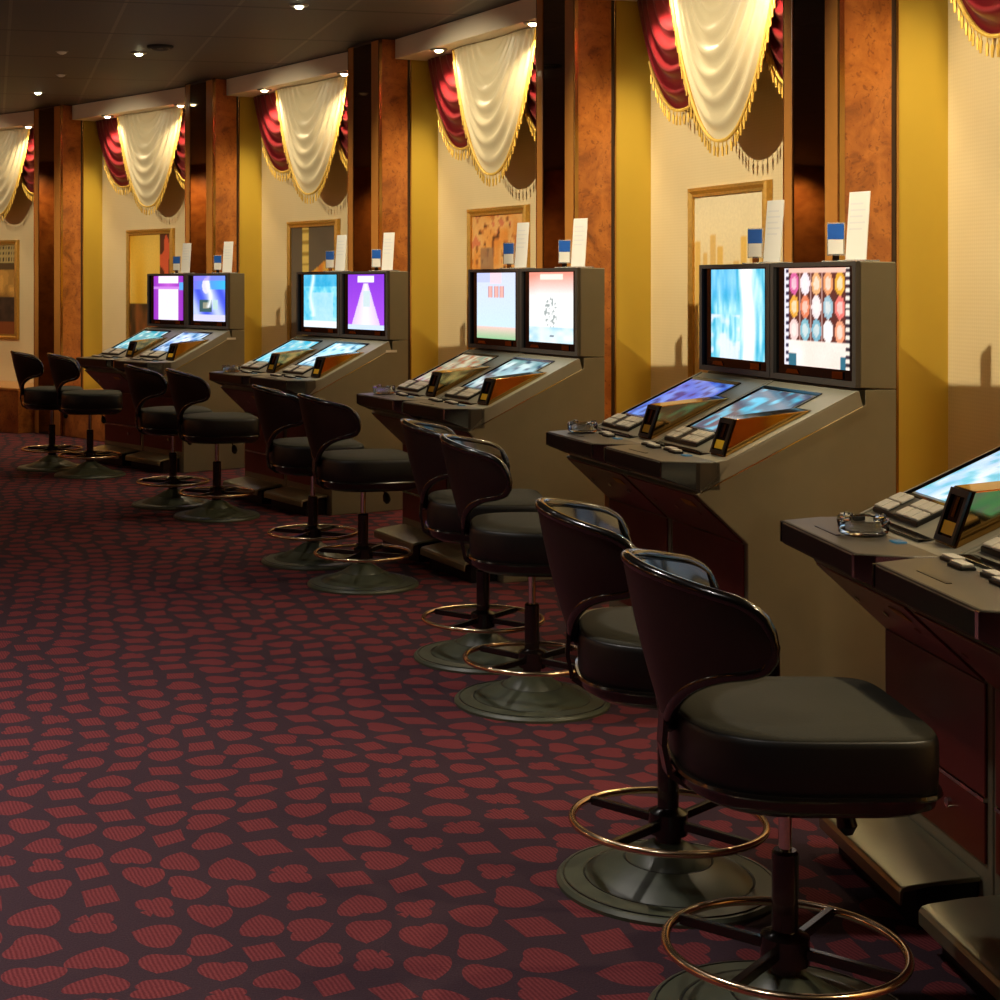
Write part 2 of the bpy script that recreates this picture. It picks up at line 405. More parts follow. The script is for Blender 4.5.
# added fill lights, unseen at the left: they brighten beams and stiles facing the room
for x, y, z, e in ((-6.4, 3.5, 2.9, 22), (-7.2, 8.0, 2.9, 22), (-7.6, 12.5, 2.9, 13)):
    d = bpy.data.lights.new('room_fill_light', 'POINT'); d.energy = e; d.color = (1, .84, .62); d.shadow_soft_size = .2
    o = bpy.data.objects.new('room_fill_light', d); col.objects.link(o); o.location = (x, y, z)
for x in (-8.6, -6.2):  # both loops: added unseen lights on the panelling that the pillar mirrors reflect
    spot('mirror_fill_light', (x, Y1-.5, CEIL-.05), 120, (1, .78, .5), 130, .8, (x, Y1, 1.2), .05)
for y in (-3, 1, 5, 9, 13, 17):
    spot('mirror_fill_light', (X0+.5, y, CEIL-.05), 150, (1, .78, .5), 130, .8, (X0, y, 1.2), .05)
# dark vent next to the middle downlight
x, y, _ = pose(.553, 16.87)
v = empty('ceiling_vent', (-1.29, 11.1, CEIL)); tag(v, 'dark round ceiling vent beside the middle downlight', 'vent')
MB().lathe([(.095, 0), (.092, -.014), (.08, -.02), (.03, -.02), (0, -.018)], 28).build('cover', MAT['rubber'], v, smooth=True)
MB().lathe([(.07, -.0195), (.064, -.024), (.058, -.0195)], 28).build('ring', MAT['black'], v, smooth=True)
# small sensors
for k, (x, y) in enumerate(((-2.02, 11.35), (-2.25, 12.6))):
    s = empty('ceiling_sensor', (x, y, CEIL)); tag(s, ('small pale ceiling sensor nearer the viewer, left of the vent', 'small pale ceiling sensor farther away, close to the far downlight')[k], 'sensor', 'ceiling sensors')
    MB().lathe([(.035, 0), (.034, -.012), (.015, -.022), (0, -.023)], 16).build('cap', MAT['paper'], s, smooth=True)
    MB().lathe([(.045, 0), (.045, -.004), (.036, -.006)], 16).build('base', MAT['lamp_trim'], s, smooth=True)

# ------------------------------------------------------------------ curtains
def swag(xc, W, D0, nf, amp, yv, ztop, p=2.2, nx=44, ny=72, seed=0):
    rnd = random.Random(seed); ph = rnd.random()*.6
    def pt(s, t):
        X_ = (s-.5)*2
        w = W*(.16+.84*t**.75); d = D0*t**.95
        z = ztop - d*(1-abs(X_)**p) - .002*t
        env = (1-.55*abs(X_)**3)
        fold = (.5+.5*sin(2*pi*nf*(t**.9)+ph+.5*X_)) ** 1.3
        y = yv - amp*env*fold*(.35+.65*min(1, t*2.2)) - .045*sin(pi*min(1, t*1.05))*env
        return (xc + X_*w, y, z)
    m = MB().grid(pt, nx, ny)
    edge = [pt(k/80, 1) for k in range(81)]
    return m, edge
def fringe(edge, ln=.075, step=.03):
    m = MB().tube([(x, y-.004, z) for x, y, z in edge], .009, 6)
    acc = 0; last = edge[0]
    for e in edge[1:]:
        acc += (Vector(e)-Vector(last)).length; last = e
        if acc >= step:
            acc = 0; x, y, z = e
            j = random.uniform(-.006, .006)
            m.tube([(x, y-.004, z), (x+j*.3, y-.005, z-ln*.35), (x+j*.6, y-.005, z-ln*.45), (x+j, y-.005, z-ln)], [.003, .003, .0075, .005], 5)
    return m
def make_valance():
    r = empty('swag_valance')
    for (nm, xc, W, D0, nf, amp, yv, mt, sd) in (('crimson_swag', -.43, .52, .64, 6, .03, 1.30, 'crimson', 1), ('crimson_swag', .60, .385, .64, 6, .03, 1.30, 'crimson', 2), ('cream_swag', .08, .52, .84, 8, .022, 1.225, 'cream', 3)):
        m, e = swag(xc, W, D0, nf, amp, yv, 2.932, seed=sd)
        o = m.build(nm, MAT[mt], r, smooth=80, solid=.004)
        f = fringe(e if mt == 'cream' else e[12:69]).build('fringe', MAT['fringe'], o, smooth=True)
        tag(o, {'crimson': 'crimson satin swag behind the cream one', 'cream': 'cream satin swag in front'}[mt]); tag(f, 'gold tassel fringe')
    MB().box(-.94, .985, 1.30, 1.33, 2.90, 2.934).build('heading_board', MAT['dark_wood'], r)
    return r
val = make_valance(); first = True
for i in range(0, 6):
    X, Y, a = alcove_pose(i)
    o = val if first else copy_tree(val); first = False
    o.location = (X, Y, 0); o.rotation_euler.z = zrot(a)
    tag(o, 'cream swag over crimson swags with gold fringe %s' % ALC[i], 'curtain', 'swagged valances in the alcoves')

# ------------------------------------------------------------------ pictures
def mixc(a, b, t): t = max(0, min(1, t)); return tuple(x*(1-t)+y*t for x, y in zip(a, b))
def hsh(a, b): v = sin(a*127.1+b*311.7)*43758.5453; return v-math.floor(v)
def vnoise(x, y):
    i, j = math.floor(x), math.floor(y); fx, fy = x-i, y-j; fx = fx*fx*(3-2*fx); fy = fy*fy*(3-2*fy)
    return (hsh(i, j)*(1-fx)+hsh(i+1, j)*fx)*(1-fy)+(hsh(i, j+1)*(1-fx)+hsh(i+1, j+1)*fx)*fy
def art_city(s, t):
    c = mixc((232, 206, 150), (250, 236, 196), t)
    if t < .86:
        k = math.floor(s*9); h = .64+.2*hsh(k, 3)
        if abs(s*9-k-.5) < .34 and t < h: c = mixc((240, 196, 96), (224, 190, 140), hsh(k, 9))
    return lin(c)
def art_leaf(s, t):
    n = vnoise(s*19, t*26); m = vnoise(s*12+5, t*16)
    c = mixc((236, 150, 62), (248, 206, 140), m)
    if n > .80: c = (110, 66, 40)
    elif n > .66: c = mixc(c, (196, 110, 52), .7)
    if abs(s-.3) < .13 and t < .78 and t > .56: c = mixc(c, (150, 120, 100), .7)
    if m > .8: c = (226, 132, 92)
    return lin(c)
def art_tower(s, t):
    c = mixc((120, 110, 98), (92, 84, 70), t)
    if abs(s-.34) < .07: c = (236, 206, 110) if math.sin(t*70) > -.6 else (170, 140, 60)
    if t < .82 and s > .42 and t < .62+.3*(s-.42): c = mixc((226, 120, 44), (240, 190, 80), vnoise(s*9, t*9))
    return lin(c)
def art_door(s, t):
    c = mixc((236, 178, 44), (250, 214, 110), vnoise(s*4, t*2))
    if s > .74: c = (92, 44, 30) if vnoise(s*9, t*8) < .6 else (230, 96, 60)
    if t < .35: c = mixc((52, 42, 22), (200, 110, 50), vnoise(s*11, t*8) ** 2)
    return lin(c)
def art_blocks(s, t):
    if t > .80: c = (40, 34, 24) if (abs((s*14) % 1-.5) < .2 and abs((t*30) % 2-1) < .5) else (190, 170, 110)
    elif t > .72: c = (84, 66, 40)
    elif t > .42: c = mixc((150, 110, 50), (226, 170, 84), round(vnoise(s*8, t*12)*3)/3)
    elif t > .14: c = mixc((26, 22, 24), (70, 54, 44), vnoise(s*12, t*20))
    else: c = (130, 66, 30)
    return lin(c)
ARTS = {1: (art_city, 'pale cream painting of tall towers in a gold frame'), 2: (art_leaf, 'orange leaf mosaic painting in a gold frame'), 3: (art_tower, 'grey painting with a yellow dotted tower in a gold frame'), 4: (art_door, 'yellow door painting with red figure in a gold frame'), 5: (art_blocks, 'painting of cream and dark blocks at the left edge')}
for i, (fn, lab) in ARTS.items():
    X, Y, a = alcove_pose(i); x, y = to_world((X, Y, a), -.19, 1.418)
    r = empty('framed_painting', (x, y, 1.37 if i != 5 else 1.35), zrot(a)); tag(r, lab, 'painting', 'framed paintings in the alcoves')
    W_, H_ = (.38, .535) if i != 5 else (.36, .50)
    f = MB(); b = .05
    prof = [(0, 0), (-.03, .004), (-.036, .02), (-.022, .035), (-.026, .05), (0, .05)]
    for ax_ in (0, 1):
        for sg in (-1, 1):
            L = W_ if ax_ == 0 else H_; off = (H_ if ax_ == 0 else W_)*sg
            vs = []
            for e in (-1, 1):
                for (yy, w) in prof:
                    al = e*(L-w); ac = off-sg*w
                    vs.append((al, yy, ac) if ax_ == 0 else (ac, yy, al))
            k = len(prof); f.add(vs, [tuple(range(k)), tuple(range(2*k-1, k-1, -1))]+[(j, (j+1) % k, k+(j+1) % k, k+j) for j in range(k)])
    f.build('picture_frame', MAT['frame'], r)
    MB().box(-W_+.02, W_-.02, -.012, -.002, -H_+.02, H_-.02).build('backing', MAT['dark_wood'], r)
    MB().grid(lambda s, t: ((s-.5)*2*(W_-.045), -.014, (t-.5)*2*(H_-.045)), 48, 66, fn).build('canvas', MAT['art'], r, fixn=False)

# ------------------------------------------------------------------ slot machines
SL = (1.052-.836)/(.625-.16)                      # console slope
def slope(y, lift=0): return .836+(y-.16)*SL+lift
def make_machine():
    r = empty('slot_machine'); h = .2965
    body = MB().prism_x([(.765, 0), (.765, 1.0575), (.648, 1.0575), (.648, 1.008), (.03, .722), (.216, .552), (.216, 0)], -h, h)
    body.build('cabinet', MAT['taupe'], r, .004)
    MB().box(-h+.012, h-.012, .222, .75, -.0, .012).build('plinth', MAT['rubber'], r)
    # dark red front: apron below the ledge, door, drawer
    ap = MB(); n_ = Vector((0, -.170, -.186)).normalized()*.006
    a0, a1 = Vector((0, .034, .7183)), Vector((0, .2115, .5561))
    d_ = (a1-a0).normalized()
    def apt(x, k, l): p_ = a0+(a1-a0)*k; return lambda e, g=0: (x+e, p_.y+d_.y*g+n_.y*l, p_.z+d_.z*g+n_.z*l)
    ap.prism_x([(a0.y, a0.z), (a1.y, a1.z), (a1.y+n_.y, a1.z+n_.z), (a0.y+n_.y, a0.z+n_.z)], -h+.022, h-.022)
    apr = ap.build('apron_panel', MAT['dark_red'], r, .002)
    for x in (-.2, -.02, .16):
        f_ = apt(x, .45, 1.35)
        MB().add([f_(.009*cos(2*pi*k/10), .009*sin(2*pi*k/10)) for k in range(10)], [tuple(range(10))]).build('screw', MAT['chrome'], apr, solid=.003)
    f_ = apt(.16, .22, 1.25)
    MB().add([f_(e, g) for e, g in ((-.04, -.014), (.04, -.014), (.04, .014), (-.04, .014))], [(0, 1, 2, 3)]).build('rating_label', MAT['label_yellow'], apr, solid=.002)
    d1 = MB().box(-h+.022, h-.022, .209, .2155, .30, .548).build('upper_door', MAT['dark_red'], r, .002)
    d2 = MB().box(-h+.022, h-.022, .209, .2155, .155, .288).build('lower_door', MAT['dark_red'], r, .002)
    MB().box(-h+.022, h-.022, .206, .2155, .290, .298).build('metal_trim', MAT['chrome'], r)
    lk = MB()
    for k in range(12):
        pass
    lk.add([(.1+.011*cos(2*pi*k/14), yy, .235+.011*sin(2*pi*k/14)) for yy in (.209, .200) for k in range(14)], [tuple(range(14)), tuple(range(27, 13, -1))]+[(k, (k+1) % 14, 14+(k+1) % 14, 14+k) for k in range(14)])
    lk.build('lock', MAT['chrome'], d2)
    # footrest: curved sheet steel over a black kick box
    pf = [(.212, .120), (.13, .114), (.05, .103), (.036, .098), (.030, .088), (.030, .060), (.036, .060), (.04, .088), (.10, .100), (.212, .108)]
    fr = MB().prism_x(pf, -.25, .25).build('footrest', MAT['steel'], r, .002, smooth=30)
    MB().prism_x([(.212, 0), (.212, .109), (.11, .103), (.075, .09), (.075, 0)], -.235, .235).build('kick_box', MAT['black'], fr)
    # ledge with chamfered corners
    pl = [(-h, .17), (-h, .045), (-.245, -.066), (.245, -.066), (h, .045), (h, .17)]
    lm = MB().prism_z([(x, min(y, .12)) for x, y in pl], .735, .829)
    lm.v = [(x, y, (.772 if y < 0 else .730) if z < .8 else z) for x, y, z in lm.v]
    lg = lm.build('ledge', MAT['ledge'], r, .005)
    MB().box(-.235, .235, -.0695, -.064, .777, .824).build('front_band', MAT['ledge_black'], lg, .002)
    for sg in (-1, 1):
        c = MB(); ln = sqrt((h-.245)**2+.111**2); nx, ny = sg*.111/ln, -(h-.245)/ln
        q = [(sg*.238, -.0665), (sg*.245, -.0665), (sg*(h-.006), .033), (sg*(h-.006)+nx*.004, .033+ny*.004), (sg*.245+nx*.0045, -.0665+ny*.0045-.0015), (sg*.238, -.0715)]
        c.prism_z(q, .738, .826); c.v = [(x, y, (.776 if y < -.03 else .735) if z < .8 else z) for x, y, z in c.v]; c.build('corner_cap', MAT['chrome'], lg)
    # console slab with sloping top, rails along both edges
    cs = MB().prism_x([(.10, .829), (.162, .838), (.626, 1.0535), (.640, 1.004), (.045, .728), (.045, .735), (.10, .76)], -h, h)
    cs = cs.build('console', MAT['console'], r, .003)
    for sg in (-1, 1):
        x0, x1 = sorted((sg*h, sg*(h-.012)))
        MB().prism_x([(.15, slope(.15)), (.62, slope(.62)), (.62, slope(.62, .006)), (.15, slope(.15, .006))], x0, x1).build('side_rail', MAT['console'], cs, .002)
        x0, x1 = sorted((sg*(h+.0005), sg*(h+.002)))
        MB().prism_x([(.048, .726), (.638, 1.0005), (.638, 1.0045), (.048, .730)], x0, x1).build('edge_strip', MAT['chrome'], cs)  # thin bright line stands in for the highlight along the console lip
    sb = MB(); f_ = [(-.285, .262), (.135, .262), (.135, .58), (-.285, .58)]; g_ = [(-.27, .275), (.12, .275), (.12, .567), (-.27, .567)]
    vs = [(x, y, slope(y, .006)) for x, y in f_]+[(x, y, slope(y, .002)) for x, y in g_]+[(x, y, slope(y, -.002)) for x, y in f_]
    sb.add(vs, [(i, (i+1) % 4, 4+(i+1) % 4, 4+i) for i in range(4)]+[(i, 8+i, 8+(i+1) % 4, (i+1) % 4) for i in range(4)])
    sb.build('screen_surround', MAT['black_glass'], cs)
    # keypad
    def lift(x, y, w, d, z0, z1, m=None):
        m = m or MB(); P = [(x, y), (x+w, y), (x+w, y+d), (x, y+d)]
        return m.add([(a_, b_, slope(b_, z0)) for a_, b_ in P]+[(a_, b_, slope(b_, z1)) for a_, b_ in P], [(3,2,1,0),(4,5,6,7),(0,1,5,4),(1,2,6,5),(2,3,7,6),(3,0,4,7)])
    kp = lift(-.275, .176, .27, .075, 0, .012).build('keypad', MAT['black'], cs, .002)
    for rr in range(2):
        for cc in range(6):
            if cc == 2: continue
            lift(-.272+cc*.0445, .179+rr*.036, .040, .032, .012, .018).build('key', MAT['key'], kp, .002)
    MB().box(-.272, .134, .122, .163, .829, .8395).build('control_panel', MAT['black_glass'], lg, .002)
    for x, y, w in ((-.275, .086, .065), (-.20, .070, .065), (-.085, .086, .065), (-.01, .070, .055)):
        b_ = MB().box(x, x+w, y, y+.034, .829, .837).build('button_pad', MAT['black'], lg, .002)
        MB().box(x+.004, x+w-.004, y+.004, y+.03, .837, .842).build('button_top', MAT['key'], b_, .001)
    MB().box(.088, .125, .072, .10, .829, .833).build('lit_button', MAT['cyan_led'], lg, .002)
    MB().box(-.14, .0, -.02, -.008, .829, .8305).build('maker_badge', MAT['black'], lg)
    # bill acceptor: polished wedge on the right of the console
    A, B_, C_ = (.155, slope(.155)), (.200, .962), (.480, slope(.48, .004))
    hd = MB().prism_x([A, B_, C_], .140, .246).build('bill_acceptor', MAT['hood'], cs, .003)
    fx = [(.146, 0.06), (.240, 0.06), (.240, .97), (.146, .97)]; gx = [(.158, .16), (.228, .16), (.228, .86), (.158, .86)]
    def fp(x, k, o): return (x, A[0]+(B_[0]-A[0])*k-o*.94, A[1]+(B_[1]-A[1])*k+o*.33)
    m = MB(); m.add([fp(x, k, .002) for x, k in fx]+[fp(x, k, .008) for x, k in fx]+[fp(x, k, .008) for x, k in gx]+[fp(x, k, .002) for x, k in gx],
          [(i, (i+1) % 4, 4+(i+1) % 4, 4+i) for i in range(4)]+[(4+i, 4+(i+1) % 4, 8+(i+1) % 4, 8+i) for i in range(4)]+[(8+i, 8+(i+1) % 4, 12+(i+1) % 4, 12+i) for i in range(4)])
    m.build('slot_bezel', MAT['black'], hd)
    MB().add([fp(x, k, .0025) for x, k in gx], [(0, 1, 2, 3)]).build('slot_mouth', MAT['black_glass'], hd, solid=.001)
    MB().add([fp(x, k, .004) for x, k in ((.162, .2), (.224, .2), (.224, .42), (.162, .42))], [(0, 1, 2, 3)]).build('slot_reflection', MAT['yellow'], hd, solid=.001)  # yellow patch painted in for the gold reflection inside the slot
    MB().add([fp(x, k, .004) for x, k in ((.185, .5), (.2, .5), (.2, .84), (.185, .84))], [(0, 1, 2, 3)]).build('slot_guide', MAT['hood'], hd, solid=.002)
    # monitor
    mh = MB().prism_x([(.765, 1.058), (.765, 1.49), (.63, 1.492), (.63, 1.064)], -h, h).build('monitor_housing', MAT['taupe'], r, .004)
    fr = MB(); o4 = [(-h, 1.064), (h, 1.064), (h, 1.492), (-h, 1.492)]; i4 = [(-h+.024, 1.084), (h-.024, 1.084), (h-.024, 1.477), (-h+.024, 1.477)]
    fr.add([(x, .63, z) for x, z in o4]+[(x, .612, z) for x, z in o4]+[(x, .612, z) for x, z in i4]+[(x, .63, z) for x, z in i4],
           [(i, (i+1) % 4, 4+(i+1) % 4, 4+i) for i in range(4)]+[(4+i, 4+(i+1) % 4, 8+(i+1) % 4, 8+i) for i in range(4)]+[(8+i, 8+(i+1) % 4, 12+(i+1) % 4, 12+i) for i in range(4)])
    bz = fr.build('monitor_bezel', MAT['bezel'], mh)
    MB().box(-h+.024, h-.024, .624, .63, 1.084, 1.477).build('glass_front', MAT['black_glass'], mh)
    MB().box(.13, .20, .6195, .6238, 1.088, 1.112).build('logo_plate', MAT['hood'], mh)
    MB().add([(-.2, .6225, 1.09), (-.1, .6225, 1.09), (-.115, .6225, 1.105), (-.185, .6225, 1.105)], [(0, 1, 2, 3)]).build('logo_plate', MAT['hood'], mh, solid=.002)
    for x in (-.12, .12):
        MB().box(x-.02, x+.02, .7655, .768, 1.1, 1.2).build('rear_vent', MAT['black'], mh)
    return r
mach = make_machine()

# screen pictures
def s_pink(s, t):
    c = mixc((196, 96, 214), (150, 50, 190), abs(s-.5)*2)
    if .16 < s < .84 and t < .7: c = (250, 236, 255)
    if t > .84 and abs(s-.5) < .33: c = (255, 240, 255)
    if .70 < t < .76: c = (206, 130, 230)
    if s > .86 and .68 < t < .86: c = (90, 170, 240)
    return lin(c)
def s_blue(s, t):
    c = mixc((70, 90, 230), (196, 210, 255), .5+.5*sin(s*9+t*5))
    if t > .70: c = mixc((120, 120, 235), (60, 190, 255), s)
    if (s-.4)**2*2+(t-.78)**2 < .03: c = (226, 222, 250)
    if .2 < s < .58 and .2 < t < .48: c = (60, 92, 96) if not (.3 < s < .5 and .27 < t < .42) else (150, 150, 130)
    if .62 < s < .78 and .26 < t < .48: c = (190, 220, 220)
    if t < .14: c = (216, 214, 250)
    k = abs(s-.5+.05*sin(t*9))
    if k < .1 and t > .3: c = mixc((246, 250, 255), c, k/.1)
    if t > .9: c = mixc(c, (150, 120, 240), .6)
    return lin(c)
def s_ice(s, t):
    n = vnoise(s*9, t*6)*.6+vnoise(s*22, t*18)*.4; c = mixc((40, 180, 222), (190, 244, 255), n)
    if t > .78: c = mixc(c, (20, 150, 210), .5)
    if .28 < s < .9 and t < .66: c = mixc(c, (186, 226, 255), .75)
    k = abs(s-.26-.04*sin(t*8))
    if k < .09 and t > .2: c = mixc((236, 252, 255), c, k/.09)
    if t < .12: c = (240, 250, 255)
    return lin(c)
def s_cone(s, t):
    c = mixc((176, 84, 240), (140, 60, 220), t)
    w = .05+(.86-t)*.44
    if t < .84 and abs(s-.5) < w: c = mixc((250, 246, 255), (226, 200, 255), abs(s-.5)/w)
    if t > .86 and abs(s-.5) < .22 and t < .97: c = (255, 246, 255)
    if abs(s-.52) < .09 and .42 < t < .7: c = (206, 226, 230)
    if t < .08: c = (206, 226, 255)
    return lin(c)
def s_pale(s, t):
    c = mixc((206, 236, 246), (214, 222, 250), t)
    if t > .86 and s < .35: c = (196, 206, 246)
    for k in range(3):
        if abs(s-.36-.15*k) < .055 and .62 < t < .8: c = (240, 180, 170) if abs(s-.36-.15*k) < .04 else (190, 110, 110)
    if t > .84 and .35 < s < .65: c = (246, 216, 226)
    if t < .18: c = mixc((150, 200, 150), (244, 206, 196), t/.18)
    return lin(c)
def s_salmon(s, t):
    c = mixc((250, 252, 250), (244, 150, 130), max(0, (t-.66)/.34)+max(0, (.25-s))*1.2*max(0, t-.3))
    if abs(s-.52) < .26 and .9 < t < .97: c = (255, 246, 225)
    if t < .22: c = mixc((170, 216, 236), (246, 252, 252), vnoise(s*7, t*14))
    if (s-.5)**2/.02+(t-.42)**2/.05 < 1 and vnoise(s*30, t*36) > .62: c = (160, 170, 170)
    if abs(s-.52) < .05 and abs(t-.1) < .015: c = (40, 60, 90)
    return lin(c)
def s_fall(s, t):
    n = vnoise(s*14, t*4)*.55+vnoise(s*30+3, t*7)*.45
    c = mixc((30, 166, 206), (206, 248, 255), n*1.5-.25)
    k = abs(s-.70-.03*sin(t*5))
    if k < .16: c = mixc((250, 255, 255), c, max(0, (k-.08)/.08))
    if t > .55 and s < .5: c = mixc(c, (110, 196, 252), .55*min(1, (t-.55)*4))
    if t < .5 and s < .55: c = mixc(c, (232, 238, 252), max(0, min(.9, (vnoise(s*9, t*12)-.4)*4)))
    return lin(c)
OV = [(216, 90, 150), (246, 226, 232), (236, 170, 110), (232, 150, 96), (226, 160, 40), (232, 160, 50), (226, 120, 80), (244, 226, 226), (150, 186, 200), (236, 110, 100), (244, 206, 200), (120, 180, 196), (110, 170, 190), (250, 240, 236), (240, 150, 110)]
def s_reels(s, t):
    c = (250, 236, 222)
    if s < .07: return lin((40, 40, 70) if math.floor(t*26) % 2 and s > .025 else (236, 230, 240))
    if s > .95: return lin((60, 50, 60) if math.floor(t*26) % 2 else (250, 235, 220))
    if .25 < t < .96:
        q = (s-.07)/.88*5; w = (t-.25)/.71*3; k, j = min(4, math.floor(q)), min(2, math.floor(w)); dx, dy = q-k-.5, w-j-.5
        e = (dx/.42)**2+(dy/.48)**2
        c = (96, 50, 44)
        if e < 1: c = mixc(OV[(2-j)*5+k], (255, 246, 236), .55*(e < .35)+.15*vnoise(q*6, w*6))
        if abs(dx) > .46: c = (196, 150, 140)
    elif t <= .25:
        c = mixc((255, 250, 244), (246, 206, 186), vnoise(s*5, t*8)*.6)
        if t < .13 and (s < .2 or s > .86): c = (50, 110, 130)
    else: c = (250, 196, 176)
    return lin(c)
def s_grey(s, t): return lin(mixc((120, 140, 170), (220, 230, 236), vnoise(s*6, t*6)))
def tch(c1, c2, c3, f=7, sd=0):
    def fn(s, t):
        n = vnoise(s*f+sd, t*f*.8); c = mixc(c1, c2, n*1.3-.1)
        c = mixc(c, c3, max(0, min(.9, (vnoise(s*f*2+9+sd, t*f*1.6)-.55)*4)))
        return lin(c)
    return fn
MON = {(1, 0): s_fall, (1, 1): s_reels, (2, 0): s_pale, (2, 1): s_salmon, (3, 0): s_ice, (3, 1): s_cone, (4, 0): s_pink, (4, 1): s_blue, (0, 0): s_grey, (0, 1): s_pale}
TCH = {(0, 0): tch((150, 196, 240), (226, 240, 255), (90, 190, 210), 6), (0, 1): tch((60, 180, 200), (110, 214, 214), (130, 170, 246), 8, 3),
       (1, 0): tch((60, 96, 200), (110, 150, 226), (40, 50, 120), 6, 1), (1, 1): tch((52, 56, 78), (96, 96, 110), (90, 190, 220), 5, 2),
       (2, 0): tch((120, 130, 110), (190, 190, 160), (150, 80, 60), 8, 4), (2, 1): tch((70, 120, 130), (196, 220, 220), (40, 60, 80), 6, 5),
       (3, 0): tch((40, 170, 210), (120, 210, 226), (210, 226, 226), 6, 6), (3, 1): tch((120, 196, 226), (220, 240, 246), (60, 130, 170), 6, 7),
       (4, 0): tch((30, 130, 160), (90, 190, 200), (226, 230, 226), 6, 8), (4, 1): tch((90, 150, 210), (210, 230, 246), (60, 110, 170), 6, 9)}
BANK = [(1.1825, 3.4205, .0533), (.9903, 5.805, .227), (.329, 7.986, .377), (-.565, 10.097, .524), (-1.739, 12.202, .662)]
MLAB = {(0, 0): 'slot machine at the right edge of the picture, glass ashtray on its ledge', (0, 1): 'closest slot machine, half cut off by the right edge, next to the nearest stool',
        (1, 0): 'slot machine whose monitor shows a cyan waterfall', (1, 1): 'slot machine whose monitor shows rows of oval reel symbols',
        (2, 0): 'slot machine whose monitor shows three red bars on pale blue', (2, 1): 'slot machine with a white monitor picture fading to salmon at the top',
        (3, 0): 'slot machine whose monitor shows pale cyan ice', (3, 1): 'slot machine whose monitor shows a white cone on purple',
        (4, 0): 'farthest slot machine, its monitor pink and white', (4, 1): 'slot machine with a blue and white monitor beside the pink one, far left'}
def add_screens(r, key):
    mh = [c for c in r.children if c.name.startswith('monitor_housing')][0]; cs = [c for c in r.children if c.name.startswith('console')][0]
    MB().grid(lambda s, t: (-.208+s*.448, .6225, 1.12+t*.352), 64, 52, MON[key]).build('screen', MAT['screen'], mh, fixn=False)
    MB().grid(lambda s, t: (-.262+s*.375, .280+t*.282, slope(.280+t*.282, .0035)), 28, 24, TCH[key]).build('touch_screen', MAT['screen'], cs, fixn=False)
machines = {}
first = True
for i in range(5):
    for k in (0, 1):
        o = mach if first else copy_tree(mach); first = False
        x, y = to_world(BANK[i], (-.3, .3)[k], 0)
        o.location = (x, y, 0); o.rotation_euler.z = zrot(BANK[i][2])
        tag(o, MLAB[(i, k)], 'slot machine', 'slot machines along the curved wall'); machines[(i, k)] = o
for key, o in machines.items(): add_screens(o, key)
for i in (3, 4):
    cb = [c for c in machines[(i, 1)].children if c.name.startswith('cabinet')][0]
    MB().box(.2988, .3005, .60, .68, .985, 1.0).build('side_sticker', MAT['white_sticker'], cb)

# ------------------------------------------------------------------ things on the machines
PICT = {(1, 0): 'the waterfall monitor', (1, 1): 'the reel symbol monitor', (2, 0): 'the pale blue monitor', (2, 1): 'the salmon and white monitor', (3, 0): 'the cyan ice monitor', (3, 1): 'the purple monitor', (4, 0): 'the pink monitor', (4, 1): 'the blue and white monitor'}
def make_placard():
    r = empty('sign_holder')
    MB().box(-.045, .045, -.028, .03, 0, .006).build('base', MAT['acrylic'], r, .002)
    MB().box(-.012, .012, -.004, .004, .006, .03).build('stem', MAT['chrome'], r)
    b = MB().box(-.031, .031, -.006, .006, .024, .142).build('holder', MAT['acrylic'], r, .002)
    MB().box(-.028, .028, -.0075, -.0061, .082, .137).build('blue_card', MAT['blue'], b)
    MB().box(-.026, .026, -.0075, -.0061, .030, .081).build('white_card', MAT['paper'], b)
    return r
def make_leaflet():
    r = empty('card_stand')
    MB().box(-.062, .062, -.03, .045, 0, .007).build('base', MAT['acrylic'], r, .002)
    c = MB().prism_x([(-.006, .008), (-.003, .008), (.018, .245), (.015, .245)], -.046, .046).build('card', MAT['paper'], r)
    for k in range(5):
        z = .20-k*.022; y = -.006+(z-.008)*.0886-.0006
        MB().add([(x, y+dz*.0886, z+dz) for x, dz in ((-.036, 0), (.02+.012*(k % 2), 0), (.02+.012*(k % 2), .006), (-.036, .006))], [(0, 1, 2, 3)]).build('print_line', MAT['print'], c, solid=.0006)
    return r
pa, le = make_placard(), make_leaflet(); first = True
for i in range(1, 5):
    for k in (0, 1):
        ox = (-.3, .3)[k]; ta, tb = (pa, le) if first else (copy_tree(pa), copy_tree(le)); first = False
        x, y = to_world(BANK[i], ox+.02, .70); ta.location = (x, y, 1.4915); ta.rotation_euler.z = zrot(BANK[i][2])+.75+.1*k
        x, y = to_world(BANK[i], ox+.148, .705); tb.location = (x, y, 1.4915); tb.rotation_euler.z = zrot(BANK[i][2])+.25+.05*k
        tag(ta, 'small blue and white sign on top of %s' % PICT[(i, k)], 'sign', 'blue signs on the monitors'); tag(tb, 'tall white card standing on top of %s' % PICT[(i, k)], 'card', 'white cards on the monitors')
at = empty('ashtray')
MB().lathe([(.0, 0), (.048, 0), (.056, .006), (.060, .034), (.058, .038), (.050, .036), (.044, .014), (.036, .010), (0, .010)], 28).build('bowl', MAT['glass'], at, smooth=True)
for k in range(4):
    q = pi/2*k+.4
    MB().tube([(.040*cos(q), .040*sin(q), .040), (.062*cos(q), .062*sin(q), .040)], .006, 8).build('cigarette_rest', MAT['glass'], at, smooth=True)
first = True
